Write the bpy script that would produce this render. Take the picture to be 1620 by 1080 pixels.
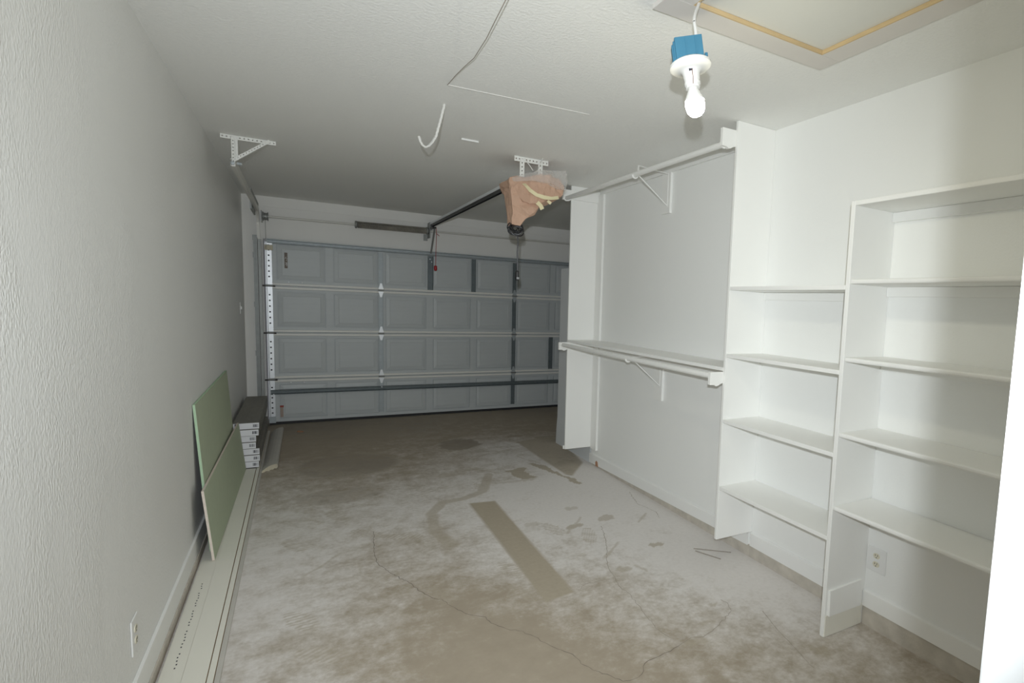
import bpy, bmesh, math, random
import numpy as np
from mathutils import Vector, Matrix, noise

random.seed(7)
for o in list(bpy.data.objects):
    bpy.data.objects.remove(o, do_unlink=True)
S = bpy.context.scene
COL = S.collection

# ------------------------------------------------------------------ camera
YAW, PITCH, ROLL, FPX, CAM_Z = 0.5522, 0.0992, 0.0401, 888.6, 1.539
PPX, PPY = 1019.7, 571.9                      # off-centre crop of the original picture
fw = Vector((math.sin(YAW)*math.cos(PITCH), math.cos(YAW)*math.cos(PITCH), -math.sin(PITCH)))
rt = fw.cross(Vector((0, 0, 1))).normalized()
up = rt.cross(fw)
R_ = rt*math.cos(ROLL) + up*math.sin(ROLL)
U_ = -rt*math.sin(ROLL) + up*math.cos(ROLL)
cam = bpy.data.cameras.new('camera')
cam.sensor_fit = 'HORIZONTAL'
cam.sensor_width = 36.0
cam.lens = FPX*36.0/1620.0
cam.shift_x = (810.0-PPX)/1620.0
cam.shift_y = (PPY-540.0)/1620.0
cam.clip_start = 0.02
co = bpy.data.objects.new('camera', cam)
m = Matrix((R_, U_, -fw)).transposed().to_4x4()
m.translation = (0, 0, CAM_Z)
co.matrix_world = m
COL.objects.link(co)
S.camera = co

# ------------------------------------------------------------------ world, flash, exposure
w = bpy.data.worlds.new('world')
S.world = w
w.use_nodes = True
w.node_tree.nodes['Background'].inputs[0].default_value = (0.9, 0.93, 1.0, 1)
w.node_tree.nodes['Background'].inputs[1].default_value = 0.10
fl = bpy.data.lights.new('camera_flash', 'SPOT')      # the photographer's flash above the lens
fl.spot_size = math.radians(104)
fl.spot_blend = 1.0
fl.shadow_soft_size = 0.0175
fl.energy = 292.0
fl.color = (0.90, 0.96, 1.0)
fo = bpy.data.objects.new('camera_flash', fl)
fm = Matrix.Rotation(math.radians(13), 4, 'Z') @ Matrix((R_, U_, -fw)).transposed().to_4x4()
fm.translation = Vector((0, 0, CAM_Z)) - fw*0.15 + U_*0.12
fo.matrix_world = fm
COL.objects.link(fo)
BULB = 165.0
S.view_settings.view_transform = 'Standard'
S.view_settings.look = 'None'
S.view_settings.exposure = 0.0
S.view_settings.gamma = 1.0
S.view_settings.use_curve_mapping = False
S.cycles.max_bounces = 16
S.cycles.diffuse_bounces = 14        # white room: let the light bounce on

# ------------------------------------------------------------------ materials
MATS = {}
def mat(name, col, rough=0.6, metal=0.0, var=0.0, vscale=6.0, bump=0.0, bscale=60.0, spec=0.5, emit=None, alpha=None, stretch=None, bdist=0.004):
    mt = bpy.data.materials.new(name); MATS[name] = mt
    mt.use_nodes = True
    nt = mt.node_tree; b = nt.nodes['Principled BSDF']
    b.inputs['Base Color'].default_value = (*col, 1)
    b.inputs['Roughness'].default_value = rough
    b.inputs['Metallic'].default_value = metal
    b.inputs['Specular IOR Level'].default_value = spec
    if emit:
        b.inputs['Emission Color'].default_value = (*emit[0], 1)
        b.inputs['Emission Strength'].default_value = emit[1]
    if alpha is not None:
        b.inputs['Alpha'].default_value = alpha
    tc = nt.nodes.new('ShaderNodeTexCoord')
    vec = tc.outputs['Object']
    if stretch:
        mp = nt.nodes.new('ShaderNodeMapping'); mp.inputs['Scale'].default_value = stretch
        nt.links.new(vec, mp.inputs[0]); vec = mp.outputs[0]
    if var > 0:
        n = nt.nodes.new('ShaderNodeTexNoise'); n.inputs['Scale'].default_value = vscale; n.inputs['Detail'].default_value = 5
        nt.links.new(vec, n.inputs['Vector'])
        mx = nt.nodes.new('ShaderNodeMix'); mx.data_type = 'RGBA'
        mx.inputs[6].default_value = (*[c*(1-var) for c in col], 1)
        mx.inputs[7].default_value = (*[min(1, c*(1+var)) for c in col], 1)
        nt.links.new(n.outputs['Fac'], mx.inputs[0]); nt.links.new(mx.outputs[2], b.inputs['Base Color'])
    if bump > 0:
        n = nt.nodes.new('ShaderNodeTexNoise'); n.inputs['Scale'].default_value = bscale; n.inputs['Detail'].default_value = 4
        nt.links.new(vec, n.inputs['Vector'])
        bp = nt.nodes.new('ShaderNodeBump'); bp.inputs['Strength'].default_value = bump; bp.inputs['Distance'].default_value = bdist
        nt.links.new(n.outputs['Fac'], bp.inputs['Height']); nt.links.new(bp.outputs[0], b.inputs['Normal'])
    return mt

mat('ceiling_paint', (0.86, 0.86, 0.84), 0.85, bump=0.45, bscale=70, bdist=0.006, spec=0.2)
mat('white_paint', (0.86, 0.86, 0.845), 0.45, bump=0.05, bscale=90, spec=0.35)
mat('shelf_paint', (0.87, 0.87, 0.85), 0.42, bump=0.05, bscale=60, spec=0.35)
mat('closet_wall_paint', (0.86, 0.865, 0.85), 0.6, bump=0.12, bscale=120, spec=0.3)
mat('jamb_paint', (0.86, 0.87, 0.87), 0.35, spec=0.4)
mat('far_wall_paint', (0.86, 0.85, 0.825), 0.7, bump=0.08, bscale=80, spec=0.3)
mat('stub_paint_shaded', (0.66, 0.68, 0.70), 0.6, spec=0.3)  # white wall made greyer and bluer: lamp shade put into the colour
mat('door_paint', (0.56, 0.59, 0.60), 0.45, var=0.06, vscale=3, bump=0.05, bscale=40, stretch=(1, 1, 8))
mat('door_paint_lit', (0.86, 0.85, 0.81), 0.4)  # paler door paint: light caught by the ribs put into the colour
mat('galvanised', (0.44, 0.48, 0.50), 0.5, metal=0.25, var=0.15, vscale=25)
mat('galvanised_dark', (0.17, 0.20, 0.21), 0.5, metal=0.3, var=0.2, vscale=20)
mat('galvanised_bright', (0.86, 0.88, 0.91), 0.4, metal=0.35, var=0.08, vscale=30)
mat('steel_dull', (0.30, 0.31, 0.30), 0.5, metal=0.5, var=0.15, vscale=18)
mat('track_paint', (0.72, 0.71, 0.67), 0.5, metal=0.1)
mat('bracket_white', (0.80, 0.80, 0.77), 0.5)
mat('black_rubber', (0.02, 0.02, 0.022), 0.6)
mat('black_plastic', (0.015, 0.015, 0.017), 0.4)
mat('hole_dark', (0.03, 0.03, 0.035), 0.8)
mat('grease_dark', (0.045, 0.04, 0.035), 0.5)
mat('spring_steel', (0.34, 0.32, 0.28), 0.5, metal=0.4, var=0.75, vscale=4)
mat('red_plastic', (0.42, 0.01, 0.015), 0.4)
mat('kraft_paper', (0.58, 0.375, 0.27), 0.75, var=0.12, vscale=9, bump=0.8, bscale=16, bdist=0.02)
mat('masking_tape', (0.78, 0.70, 0.45), 0.7)
mat('gypsum_green', (0.46, 0.52, 0.38), 0.8, var=0.05, vscale=20)
mat('gypsum_core', (0.72, 0.63, 0.56), 0.9, var=0.08, vscale=60)
mat('gypsum_edge_green', (0.42, 0.58, 0.40), 0.8)
mat('primed_trim', (0.80, 0.785, 0.71), 0.6, var=0.03, vscale=4)
mat('trim_cut', (0.62, 0.57, 0.45), 0.8, var=0.1, vscale=30)
mat('mdf_brown', (0.36, 0.24, 0.13), 0.8)
mat('primed_trim_dusty', (0.55, 0.53, 0.49), 0.7, var=0.1, vscale=8)
mat('carton_white', (0.80, 0.80, 0.84), 0.6)
mat('carton_grey', (0.20, 0.19, 0.165), 0.55, var=0.25, vscale=7, stretch=(6, 1, 1))
mat('ink_dark', (0.03, 0.03, 0.045), 0.6)
mat('ink_grey', (0.35, 0.35, 0.37), 0.6)
mat('blue_plastic', (0.05, 0.20, 0.31), 0.5)
mat('porcelain', (0.84, 0.83, 0.80), 0.25)
mat('cable_white', (0.74, 0.73, 0.70), 0.5)
mat('wire_brown', (0.33, 0.29, 0.25), 0.6)
mat('raw_pine', (0.60, 0.45, 0.25), 0.7, var=0.15, vscale=12, stretch=(1, 1, 6))
mat('hatch_trim', (0.70, 0.67, 0.635), 0.75, var=0.04, vscale=5)
mat('hatch_panel', (0.72, 0.72, 0.68), 0.75, var=0.02, vscale=3, bump=0.15, bscale=60)
mat('ivory_plastic', (0.70, 0.66, 0.53), 0.4)
mat('plate_white', (0.80, 0.80, 0.79), 0.4)
mat('concrete_curb', (0.54, 0.50, 0.44), 0.9, var=0.3, vscale=14, bump=0.5, bscale=60)
mat('crack_dark', (0.22, 0.19, 0.155), 0.95)
mat('crack_faint', (0.36, 0.32, 0.265), 0.95)
mat('rust_brown', (0.22, 0.12, 0.08), 0.9)
mat('wood_chip', (0.45, 0.24, 0.15), 0.8)
mat('sticker_brown', (0.16, 0.12, 0.09), 0.5, var=0.5, vscale=60)
mat('sticker_tan', (0.42, 0.33, 0.28), 0.6, var=0.2, vscale=60)
mat('sticker_red', (0.35, 0.07, 0.05), 0.6)
mat('sticker_white', (0.8, 0.8, 0.8), 0.5)
mat('bulb_glow', (1, 1, 1), 0.4, emit=((1.0, 0.95, 0.72), BULB))

# clear film over the wrapped opener
pf = mat('plastic_film', (0.85, 0.84, 0.82), 0.25, alpha=0.30, bump=0.6, bscale=12, bdist=0.01)

def wall_left_material():
    mt = bpy.data.materials.new('textured_wall'); MATS['textured_wall'] = mt
    mt.use_nodes = True
    nt = mt.node_tree; b = nt.nodes['Principled BSDF']; L = nt.links.new
    b.inputs['Base Color'].default_value = (0.83, 0.83, 0.815, 1)
    b.inputs['Roughness'].default_value = 0.42
    b.inputs['Specular IOR Level'].default_value = 0.45
    tc = nt.nodes.new('ShaderNodeTexCoord')
    mp = nt.nodes.new('ShaderNodeMapping'); mp.inputs['Scale'].default_value = (1, 1.1, 0.75)
    L(tc.outputs['Object'], mp.inputs[0])
    fine = nt.nodes.new('ShaderNodeTexNoise'); fine.inputs['Scale'].default_value = 105; fine.inputs['Detail'].default_value = 3
    L(mp.outputs[0], fine.inputs['Vector'])
    big = nt.nodes.new('ShaderNodeTexNoise'); big.inputs['Scale'].default_value = 1.7; big.inputs['Detail'].default_value = 3
    L(mp.outputs[0], big.inputs['Vector'])
    rp = nt.nodes.new('ShaderNodeMapRange'); rp.interpolation_type = 'SMOOTHSTEP'
    rp.inputs[1].default_value = 0.42; rp.inputs[2].default_value = 0.6; rp.inputs[3].default_value = 0.3; rp.inputs[4].default_value = 1.0
    L(big.outputs['Fac'], rp.inputs[0])
    mu = nt.nodes.new('ShaderNodeMath'); mu.operation = 'MULTIPLY'
    L(fine.outputs['Fac'], mu.inputs[0]); L(rp.outputs[0], mu.inputs[1])
    bp = nt.nodes.new('ShaderNodeBump'); bp.inputs['Strength'].default_value = 0.6; bp.inputs['Distance'].default_value = 0.006
    L(mu.outputs[0], bp.inputs['Height']); L(bp.outputs[0], b.inputs['Normal'])
wall_left_material()

def floor_material():
    mt = bpy.data.materials.new('concrete_floor'); MATS['concrete_floor'] = mt
    mt.use_nodes = True
    nt = mt.node_tree; b = nt.nodes['Principled BSDF']; L = nt.links.new
    b.inputs['Roughness'].default_value = 0.75
    b.inputs['Specular IOR Level'].default_value = 0.3
    tc = nt.nodes.new('ShaderNodeTexCoord')
    at = nt.nodes.new('ShaderNodeAttribute'); at.attribute_name = 'paint'
    sep = nt.nodes.new('ShaderNodeSeparateColor'); L(at.outputs['Color'], sep.inputs[0])
    def noi(sc, det=6, rough=0.6):
        n = nt.nodes.new('ShaderNodeTexNoise'); n.inputs['Scale'].default_value = sc; n.inputs['Detail'].default_value = det
        n.inputs['Roughness'].default_value = rough; L(tc.outputs['Object'], n.inputs['Vector']); return n.outputs['Fac']
    def math_(op, a, c):
        n = nt.nodes.new('ShaderNodeMath'); n.operation = op
        for i, v in enumerate((a, c)):
            if isinstance(v, (int, float)): n.inputs[i].default_value = v
            else: L(v, n.inputs[i])
        return n.outputs[0]
    def mix(f, a, c):
        n = nt.nodes.new('ShaderNodeMix'); n.data_type = 'RGBA'
        L(f, n.inputs[0])
        for i, v in ((6, a), (7, c)):
            if isinstance(v, tuple): n.inputs[i].default_value = (*v, 1)
            else: L(v, n.inputs[i])
        return n.outputs[2]
    n1 = noi(7.0, 9, 0.72)
    n2 = noi(38.0, 4)
    n3 = noi(2.1, 6, 0.7)
    v = math_('ADD', sep.outputs[0], math_('MULTIPLY', math_('SUBTRACT', n1, 0.5), 1.0))
    v = math_('ADD', v, math_('MULTIPLY', math_('SUBTRACT', n3, 0.5), 0.55))
    v = math_('ADD', v, math_('MULTIPLY', math_('SUBTRACT', n2, 0.5), 0.30))
    rp = nt.nodes.new('ShaderNodeMapRange'); rp.interpolation_type = 'SMOOTHSTEP'
    rp.inputs[1].default_value = 0.18; rp.inputs[2].default_value = 0.86
    L(v, rp.inputs[0])
    tan = mix(n1, (0.32, 0.27, 0.205), (0.46, 0.395, 0.315))
    white = mix(n2, (0.665, 0.635, 0.61), (0.785, 0.755, 0.735))
    c = mix(rp.outputs[0], tan, white)
    c = mix(sep.outputs[1], c, mix(n2, (0.38, 0.33, 0.255), (0.47, 0.41, 0.325)))
    rq = nt.nodes.new('ShaderNodeMapRange'); rq.interpolation_type = 'SMOOTHSTEP'
    rq.inputs[1].default_value = 0.22; rq.inputs[2].default_value = 0.62
    L(math_('ADD', sep.outputs[2], math_('ADD', math_('MULTIPLY', math_('SUBTRACT', n1, 0.5), 1.1), math_('MULTIPLY', math_('SUBTRACT', n3, 0.5), 0.9))), rq.inputs[0])
    fd = math_('MULTIPLY', rq.outputs[0], math_('MINIMUM', math_('MULTIPLY', sep.outputs[2], 3.0), 0.95))
    c = mix(fd, c, mix(n1, (0.24, 0.205, 0.165), (0.40, 0.35, 0.285)))
    L(c, b.inputs['Base Color'])
    bp = nt.nodes.new('ShaderNodeBump'); bp.inputs['Strength'].default_value = 0.2; bp.inputs['Distance'].default_value = 0.003
    L(n2, bp.inputs['Height']); L(bp.outputs[0], b.inputs['Normal'])
floor_material()

# ------------------------------------------------------------------ mesh helpers
ORG = {}
class MB:
    def __init__(s): s.v = []; s.f = []
    def add(s, vs, fs):
        k = len(s.v); s.v += [tuple(p) for p in vs]; s.f += [tuple(i+k for i in f) for f in fs]; return s
    def box(s, x0, x1, y0, y1, z0, z1):
        return s.add([(x0,y0,z0),(x1,y0,z0),(x1,y1,z0),(x0,y1,z0),(x0,y0,z1),(x1,y0,z1),(x1,y1,z1),(x0,y1,z1)],
                     [(0,3,2,1),(4,5,6,7),(0,1,5,4),(1,2,6,5),(2,3,7,6),(3,0,4,7)])
    def hexa(s, P):     # 8 corners in box order
        return s.add(P, [(0,3,2,1),(4,5,6,7),(0,1,5,4),(1,2,6,5),(2,3,7,6),(3,0,4,7)])
    def obox(s, c, ax, ay, az):   # oriented box: centre and three half vectors
        c, ax, ay, az = Vector(c), Vector(ax), Vector(ay), Vector(az)
        return s.hexa([c-ax-ay-az, c+ax-ay-az, c+ax+ay-az, c-ax+ay-az, c-ax-ay+az, c+ax-ay+az, c+ax+ay+az, c-ax+ay+az])
    def bar(s, a, b, wd, th, side):   # flat bar from a to b, width along side
        a, b = Vector(a), Vector(b); d = (b-a); sd = Vector(side).normalized()
        n = d.cross(sd).normalized()
        return s.obox((a+b)/2, d/2, sd*wd/2, n*th/2)
    def tube(s, path, r, n=8, close=False):
        P = [Vector(p) for p in path]; k = len(P); rings = []
        ref = Vector((0.13, 0.31, 0.94))
        for i, p in enumerate(P):
            if close: t = P[(i+1) % k]-P[i-1]
            else: t = P[min(i+1, k-1)]-P[max(i-1, 0)]
            t.normalize(); u = t.cross(ref)
            if u.length < 1e-3: u = t.cross(Vector((1, 0, 0)))
            u.normalize(); q = t.cross(u)
            rr = r[i] if isinstance(r, (list, tuple)) else r
            rings.append([p+u*math.cos(2*math.pi*j/n)*rr+q*math.sin(2*math.pi*j/n)*rr for j in range(n)])
        vs = [q for g in rings for q in g]; fs = []
        for i in range(k if close else k-1):
            a, b = i*n, ((i+1) % k)*n
            fs += [(a+j, a+(j+1) % n, b+(j+1) % n, b+j) for j in range(n)]
        if not close:
            fs += [tuple(range(n-1, -1, -1)), tuple(range((k-1)*n, k*n))]
        return s.add(vs, fs)
    def lathe(s, c, axis, prof, n=24):   # prof: (radius, distance along axis)
        c, a = Vector(c), Vector(axis).normalized()
        u = a.cross(Vector((0.2, 0.9, 0.1))).normalized(); q = a.cross(u)
        vs = []; fs = []
        for r, h in prof:
            vs += [c+a*h+u*math.cos(2*math.pi*j/n)*r+q*math.sin(2*math.pi*j/n)*r for j in range(n)]
        for i in range(len(prof)-1):
            fs += [(i*n+j, i*n+(j+1) % n, (i+1)*n+(j+1) % n, (i+1)*n+j) for j in range(n)]
        fs += [tuple(range(n-1, -1, -1)), tuple(range((len(prof)-1)*n, len(prof)*n))]
        return s.add(vs, fs)
    def prism(s, poly, axis, a, b):     # polygon in the other two axes, extruded a..b along axis
        def pt(p, t):
            return {'x': (t, p[0], p[1]), 'y': (p[0], t, p[1]), 'z': (p[0], p[1], t)}[axis]
        n = len(poly)
        vs = [pt(p, a) for p in poly]+[pt(p, b) for p in poly]
        return s.add(vs, [tuple(range(n-1, -1, -1)), tuple(range(n, 2*n))]+[(i, (i+1) % n, n+(i+1) % n, n+i) for i in range(n)])
    def perforated(s, a, b, wd, th, side, holes, hw=0.45):   # bar with a row of real square holes
        a, b = Vector(a), Vector(b); d = b-a; L = d.length; d.normalize()
        sd = Vector(side).normalized(); n = d.cross(sd).normalized()
        hs = wd*hw; pitch = L/holes
        cuts = [0.0]
        for i in range(holes):
            c = (i+.5)*pitch; cuts += [c-hs/2, c+hs/2]
        cuts.append(L)
        for side_s in (-1, 1):
            s.obox(a+d*L/2+sd*side_s*(wd+hs)/4, d*L/2, sd*(wd-hs)/4, n*th/2)
        for i in range(0, len(cuts)-1, 2):
            s.obox(a+d*(cuts[i]+cuts[i+1])/2, d*(cuts[i+1]-cuts[i])/2, sd*hs/2, n*th/2)
        return s
    def build(s, name, material, parent=None, smooth=False, bevel=0.0, kind=None, label=None, cat=None, group=None, base=False):
        V = np.array(s.v, float)
        lo, hi = V.min(0), V.max(0); c = (lo+hi)/2
        if parent is None: c[2] = lo[2]
        V = V-c
        me = bpy.data.meshes.new(name)
        me.from_pydata(V.tolist(), [], s.f); me.update()
        bm = bmesh.new(); bm.from_mesh(me); bmesh.ops.recalc_face_normals(bm, faces=bm.faces); bm.to_mesh(me); bm.free()
        if smooth:
            me.polygons.foreach_set('use_smooth', [True]*len(me.polygons)); me.set_sharp_from_angle(angle=math.radians(40))
        o = bpy.data.objects.new(name, me)
        COL.objects.link(o)
        for mm in (material if isinstance(material, (list, tuple)) else [material]):
            me.materials.append(MATS[mm])
        po = ORG[parent.name] if parent else np.zeros(3)
        o.parent = parent; o.location = c-po
        ORG[o.name] = c
        if bevel:
            bv = o.modifiers.new('bevel', 'BEVEL'); bv.width = bevel; bv.segments = 2; bv.limit_method = 'ANGLE'
        tag(o, label, cat, group, kind)
        return o

def tag(o, label=None, cat=None, group=None, kind=None):
    if label: o['label'] = label
    if cat: o['category'] = cat
    if group: o['group'] = group
    if kind: o['kind'] = kind
    return o
def thing(name, loc, label=None, cat=None, group=None, kind=None):
    o = bpy.data.objects.new(name, None); COL.objects.link(o); o.location = loc
    o.empty_display_size = 0.05
    ORG[o.name] = np.array(loc, float)
    return tag(o, label, cat, group, kind)

# ------------------------------------------------------------------ dimensions
XL, XR, YD, H = -0.524, 2.384, 7.70, 2.584
XF = 2.10                      # front of the closet panels and shelves
XE = 4.30                      # side wall of the bay beyond the partition
YN = 0.188                     # garage face of the house wall

# ------------------------------------------------------------------ floor
def make_floor():
    xs = np.concatenate([np.arange(XL-0.10, 2.45, 0.0125), np.arange(2.5, XE+0.25, 0.2)])
    ys = np.concatenate([np.arange(-1.2, 1.2, 0.2), np.arange(1.25, 4.6, 0.010), np.arange(4.6, 7.9, 0.02), [8.0]])
    X, Y = np.meshgrid(xs, ys)
    nx, ny = len(xs), len(ys)
    anch = [(0.559,2.663,.12),(0.854,2.176,-.08),(0.235,3.407,.5),(-0.091,3.193,.66),(-0.235,4.731,.62),(2.031,3.381,.88),(2.141,2.447,.9),(2.4,2.273,.95),(1.507,2.169,.45),(1.717,1.718,.36),(2.1,1.514,.34),(2.275,1.321,.25),(0.631,5.837,.28),(1.399,6.71,.25),(0.133,7.204,.2),(2.3,7.02,.2),(0.359,5.101,.40),(1.388,5.045,.62),(1.746,4.116,.9),(2.3,4.193,.95),(0.001,5.263,.40),(0.634,4.322,.66),(0.993,3.306,.70),(0.512,3.268,.45),(1.141,2.49,.48),(1.471,2.785,.62),(-0.247,3.65,.8),(-0.079,2.577,.62),(0.254,2.4,.32),(2.2,1.9,.9),(1.2,5.6,.36),(1.8,5.5,.7),(0.3,6.4,.1),(1.95,6.4,.3),(2.0,2.9,.9),(-0.25,2.2,.7),(1.3,1.8,.3)]
    num = np.zeros_like(X); den = np.full_like(X, 1e-9)
    for ax, ay, v in anch:
        g = np.exp(-((X-ax)**2+((Y-ay)*0.8)**2)/(2*0.26**2))+1e-6
        num += g*v; den += g
    paint = num/den
    rng = np.random.default_rng(3)
    # wobble for ragged outlines
    def wob(sc, amp, seed):
        r = np.random.default_rng(seed); out = np.zeros_like(X)
        for k in range(8):
            a, b, p = r.normal(0, sc), r.normal(0, sc), r.uniform(0, 6.28)
            out += np.sin(a*X+b*Y+p)
        return out*amp/8**.5
    WX, WY = wob(40, .006, 1), wob(40, .006, 2)
    def inside(poly, sx=0, sy=0):
        px, py = X+sx, Y+sy; r = np.zeros(X.shape, bool); n = len(poly)
        for i in range(n):
            x1, y1 = poly[i]; x2, y2 = poly[(i+1) % n]
            c = ((y1 > py) != (y2 > py)) & (px < (x2-x1)*(py-y1)/(y2-y1+1e-12)+x1)
            r ^= c
        return r
    def dist(poly):
        d = np.full(X.shape, 9.0)
        for (x1, y1), (x2, y2) in zip(poly[:-1], poly[1:]):
            dx, dy = x2-x1, y2-y1
            t = np.clip(((X-x1)*dx+(Y-y1)*dy)/(dx*dx+dy*dy+1e-12), 0, 1)
            d = np.minimum(d, np.hypot(X+WX-x1-t*dx, Y+WY-y1-t*dy))
        return d
    clean = np.zeros_like(X); dark = np.zeros_like(X)
    strip = [(1.066,4.178),(1.256,4.15),(1.229,2.615),(1.054,2.589)]
    def soft(poly, w=.016):
        d = np.full(X.shape, 9.0)
        for (x1, y1), (x2, y2) in zip(poly, poly[1:]+poly[:1]):
            dx, dy = x2-x1, y2-y1
            t = np.clip(((X-x1)*dx+(Y-y1)*dy)/(dx*dx+dy*dy+1e-12), 0, 1)
            d = np.minimum(d, np.hypot(X-x1-t*dx, Y-y1-t*dy))
        return np.clip(.5+np.where(inside(poly), d, -d)/w, 0, 1)
    clean = np.maximum(clean, soft(strip))
    B = [(1.97,5.843),(2.245,5.923),(2.242,6.015),(2.519,5.979),(2.324,4.84),(2.057,4.491),(2.018,4.542),(2.004,5.168),(2.004,5.779)]
    C = [(1.822,5.005),(1.872,5.009),(1.956,4.896),(2.0,4.516),(2.035,4.489),(2.059,4.261),(2.014,4.25),(1.973,4.289),(1.977,4.372),(1.981,4.457),(1.909,4.672)]
    D = [(1.562,4.849),(1.732,4.906),(1.767,4.891),(1.71,4.784),(1.735,4.726),(1.729,4.637),(1.785,4.578),(1.701,4.561),(1.62,4.565),(1.585,4.724)]
    sB = soft(B, .024); clean = np.maximum(clean, .85*sB); dark = np.maximum(dark, .3*sB)
    for P in (C, D):
        clean[inside(P, WX*2, WY*2)] = 0.9
    ov = ((X+WX*4-1.41)/0.22)**2+((Y+WY*4-5.97)/0.26)**2
    dark = np.maximum(dark, np.clip(1.25-ov, 0, 0.75))
    sw = [(1.40,4.82),(1.36,4.72),(1.226,4.40),(1.064,4.302),(0.893,4.274),(0.78,4.085),(0.737,3.755),(0.787,3.489)]
    clean = np.maximum(clean, np.clip((0.045-dist(sw))/0.02, 0, 0.6))
    for (bx, by, rx, ry, a) in [(1.60,3.425,.06,.035,.7),(1.93,2.93,.045,.025,.7),(1.60,2.735,.05,.025,.6),(1.87,3.48,.04,.035,.55),(1.525,1.945,.07,.03,.6),(1.686,2.044,.035,.02,.5),(1.826,2.17,.03,.02,.6),(1.25,5.03,.10,.05,.5),(2.009,1.615,.02,.05,.5),(1.45,3.0,.05,.03,.35),(1.72,3.75,.05,.03,.4),(1.35,3.6,.05,.04,.35),(1.1,4.95,.12,.05,.45),(1.5,4.55,.25,.02,.4)]:
        e = ((X+WX*3-bx)/rx)**2+((Y+WY*3-by)/ry)**2
        clean = np.maximum(clean, np.clip((1.15-e)*3, 0, a))
    # shoe prints: tread bars
    for (bx, by, ang) in [(-.02,2.95,.5),(.06,2.62,.9),(.6,2.9,.2),(1.02,3.0,.3),(1.0,2.72,.4),(.35,3.9,.7),(-.05,3.9,.4),(1.62,3.25,-.3),(1.45,3.45,.2),(.55,3.75,1.1),(.2,4.3,.5),(1.25,4.5,.1),(.02,4.5,.9),(.8,5.2,.4)]:
        ca, sa = math.cos(ang), math.sin(ang)
        u = (X-bx)*ca+(Y-by)*sa; v = -(X-bx)*sa+(Y-by)*ca
        e = (u/.05)**2+(v/.13)**2
        tr = (np.sin(v*230+u*90) > 0.1) & (e < 1)
        clean[tr] = np.maximum(clean[tr], .6)
    # tyre and drag streaks running across the slab
    for k in range(26):
        x0, y0 = rng.uniform(-.2, 2.2), rng.uniform(2.4, 6.8); a = rng.normal(0.6, .7); l = rng.uniform(.08, .4)
        p = [(x0, y0), (x0+l*math.cos(a)*.5, y0+l*math.sin(a)*.45), (x0+l*math.cos(a), y0+l*math.sin(a))]
        clean = np.maximum(clean, np.clip((0.011-dist(p))/0.006, 0, .45))
    # far apron by the door: bare, darker towards the door
    dark = np.maximum(dark, np.clip((Y-5.9)/1.6, 0, 1)*0.62*(0.75+0.25*np.sin(X*2+Y)))
    dark = np.maximum(dark, np.clip(1-((X-.35)/.5)**2-((Y-5.6)/.45)**2, 0, .45))
    dark = np.maximum(dark, np.clip(1-((X-.25)/.35)**2-((Y-4.75)/.22)**2, 0, .35))
    verts = np.stack([X.ravel(), Y.ravel(), np.zeros(X.size)], 1)
    idx = np.arange(nx*ny).reshape(ny, nx)
    faces = np.stack([idx[:-1,:-1].ravel(), idx[:-1,1:].ravel(), idx[1:,1:].ravel(), idx[1:,:-1].ravel()], 1)
    me = bpy.data.meshes.new('floor')
    me.vertices.add(len(verts)); me.vertices.foreach_set('co', verts.ravel())
    me.loops.add(faces.size); me.loops.foreach_set('vertex_index', faces.ravel().astype(np.int32))
    me.polygons.add(len(faces)); me.polygons.foreach_set('loop_start', np.arange(0, faces.size, 4, dtype=np.int32))
    me.polygons.foreach_set('loop_total', np.full(len(faces), 4, dtype=np.int32))
    me.update(calc_edges=True); me.validate()
    ca = me.color_attributes.new('paint', 'FLOAT_COLOR', 'POINT')
    ca.data.foreach_set('color', np.stack([paint.ravel(), clean.ravel(), dark.ravel(), np.ones(X.size)], 1).ravel().astype(np.float32))
    me.materials.append(MATS['concrete_floor'])
    o = bpy.data.objects.new('floor', me); COL.objects.link(o)
    ORG[o.name] = np.zeros(3)
    tag(o, 'bare concrete slab with tan masked strip and white paint dust', None, None, 'structure')
    return o
floor = make_floor()

def crack(pts, wd, m_, jit=0.006):
    pts = [Vector((p[0], p[1], 0)) for p in pts]; P = []
    for a, b in zip(pts[:-1], pts[1:]):
        n = max(2, int((b-a).length/0.02))
        for i in range(n):
            q = a.lerp(b, i/n); P.append(q+Vector((random.gauss(0, jit), random.gauss(0, jit), 0))*.5)
    P.append(pts[-1])
    mb = MB(); vs = []; fs = []
    for i, p in enumerate(P):
        t = (P[min(i+1, len(P)-1)]-P[max(i-1, 0)]).normalized(); n = Vector((-t.y, t.x, 0))
        ww = wd*random.uniform(.5, 1.3)/2
        vs += [p+n*ww+Vector((0, 0, .0008)), p-n*ww+Vector((0, 0, .0008))]
    for i in range(len(P)-1): fs.append((2*i, 2*i+1, 2*i+3, 2*i+2))
    mb.add(vs, fs); return mb.build('crack', m_, floor)
crack([(0.387,3.918),(0.355,3.577),(0.359,3.41),(0.403,3.281),(0.469,3.131),(0.518,2.983),(0.556,2.886),(0.594,2.854),(0.628,2.752),(0.671,2.659),(0.741,2.589),(0.756,2.526),(0.814,2.432),(0.866,2.394),(0.897,2.327),(0.941,2.216),(0.998,2.121),(1.0,2.05),(1.046,1.969),(1.077,1.914),(1.108,1.861),(1.152,1.851),(1.197,1.865),(1.241,1.921),(1.296,1.932),(1.392,1.942),(1.448,1.956)], .0034, 'crack_dark')
crack([(1.448,1.956),(1.539,1.982),(1.597,1.961),(1.68,1.986),(1.785,2.035),(1.858,2.073),(1.892,2.148),(1.883,2.188)], .004, 'crack_faint')
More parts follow.
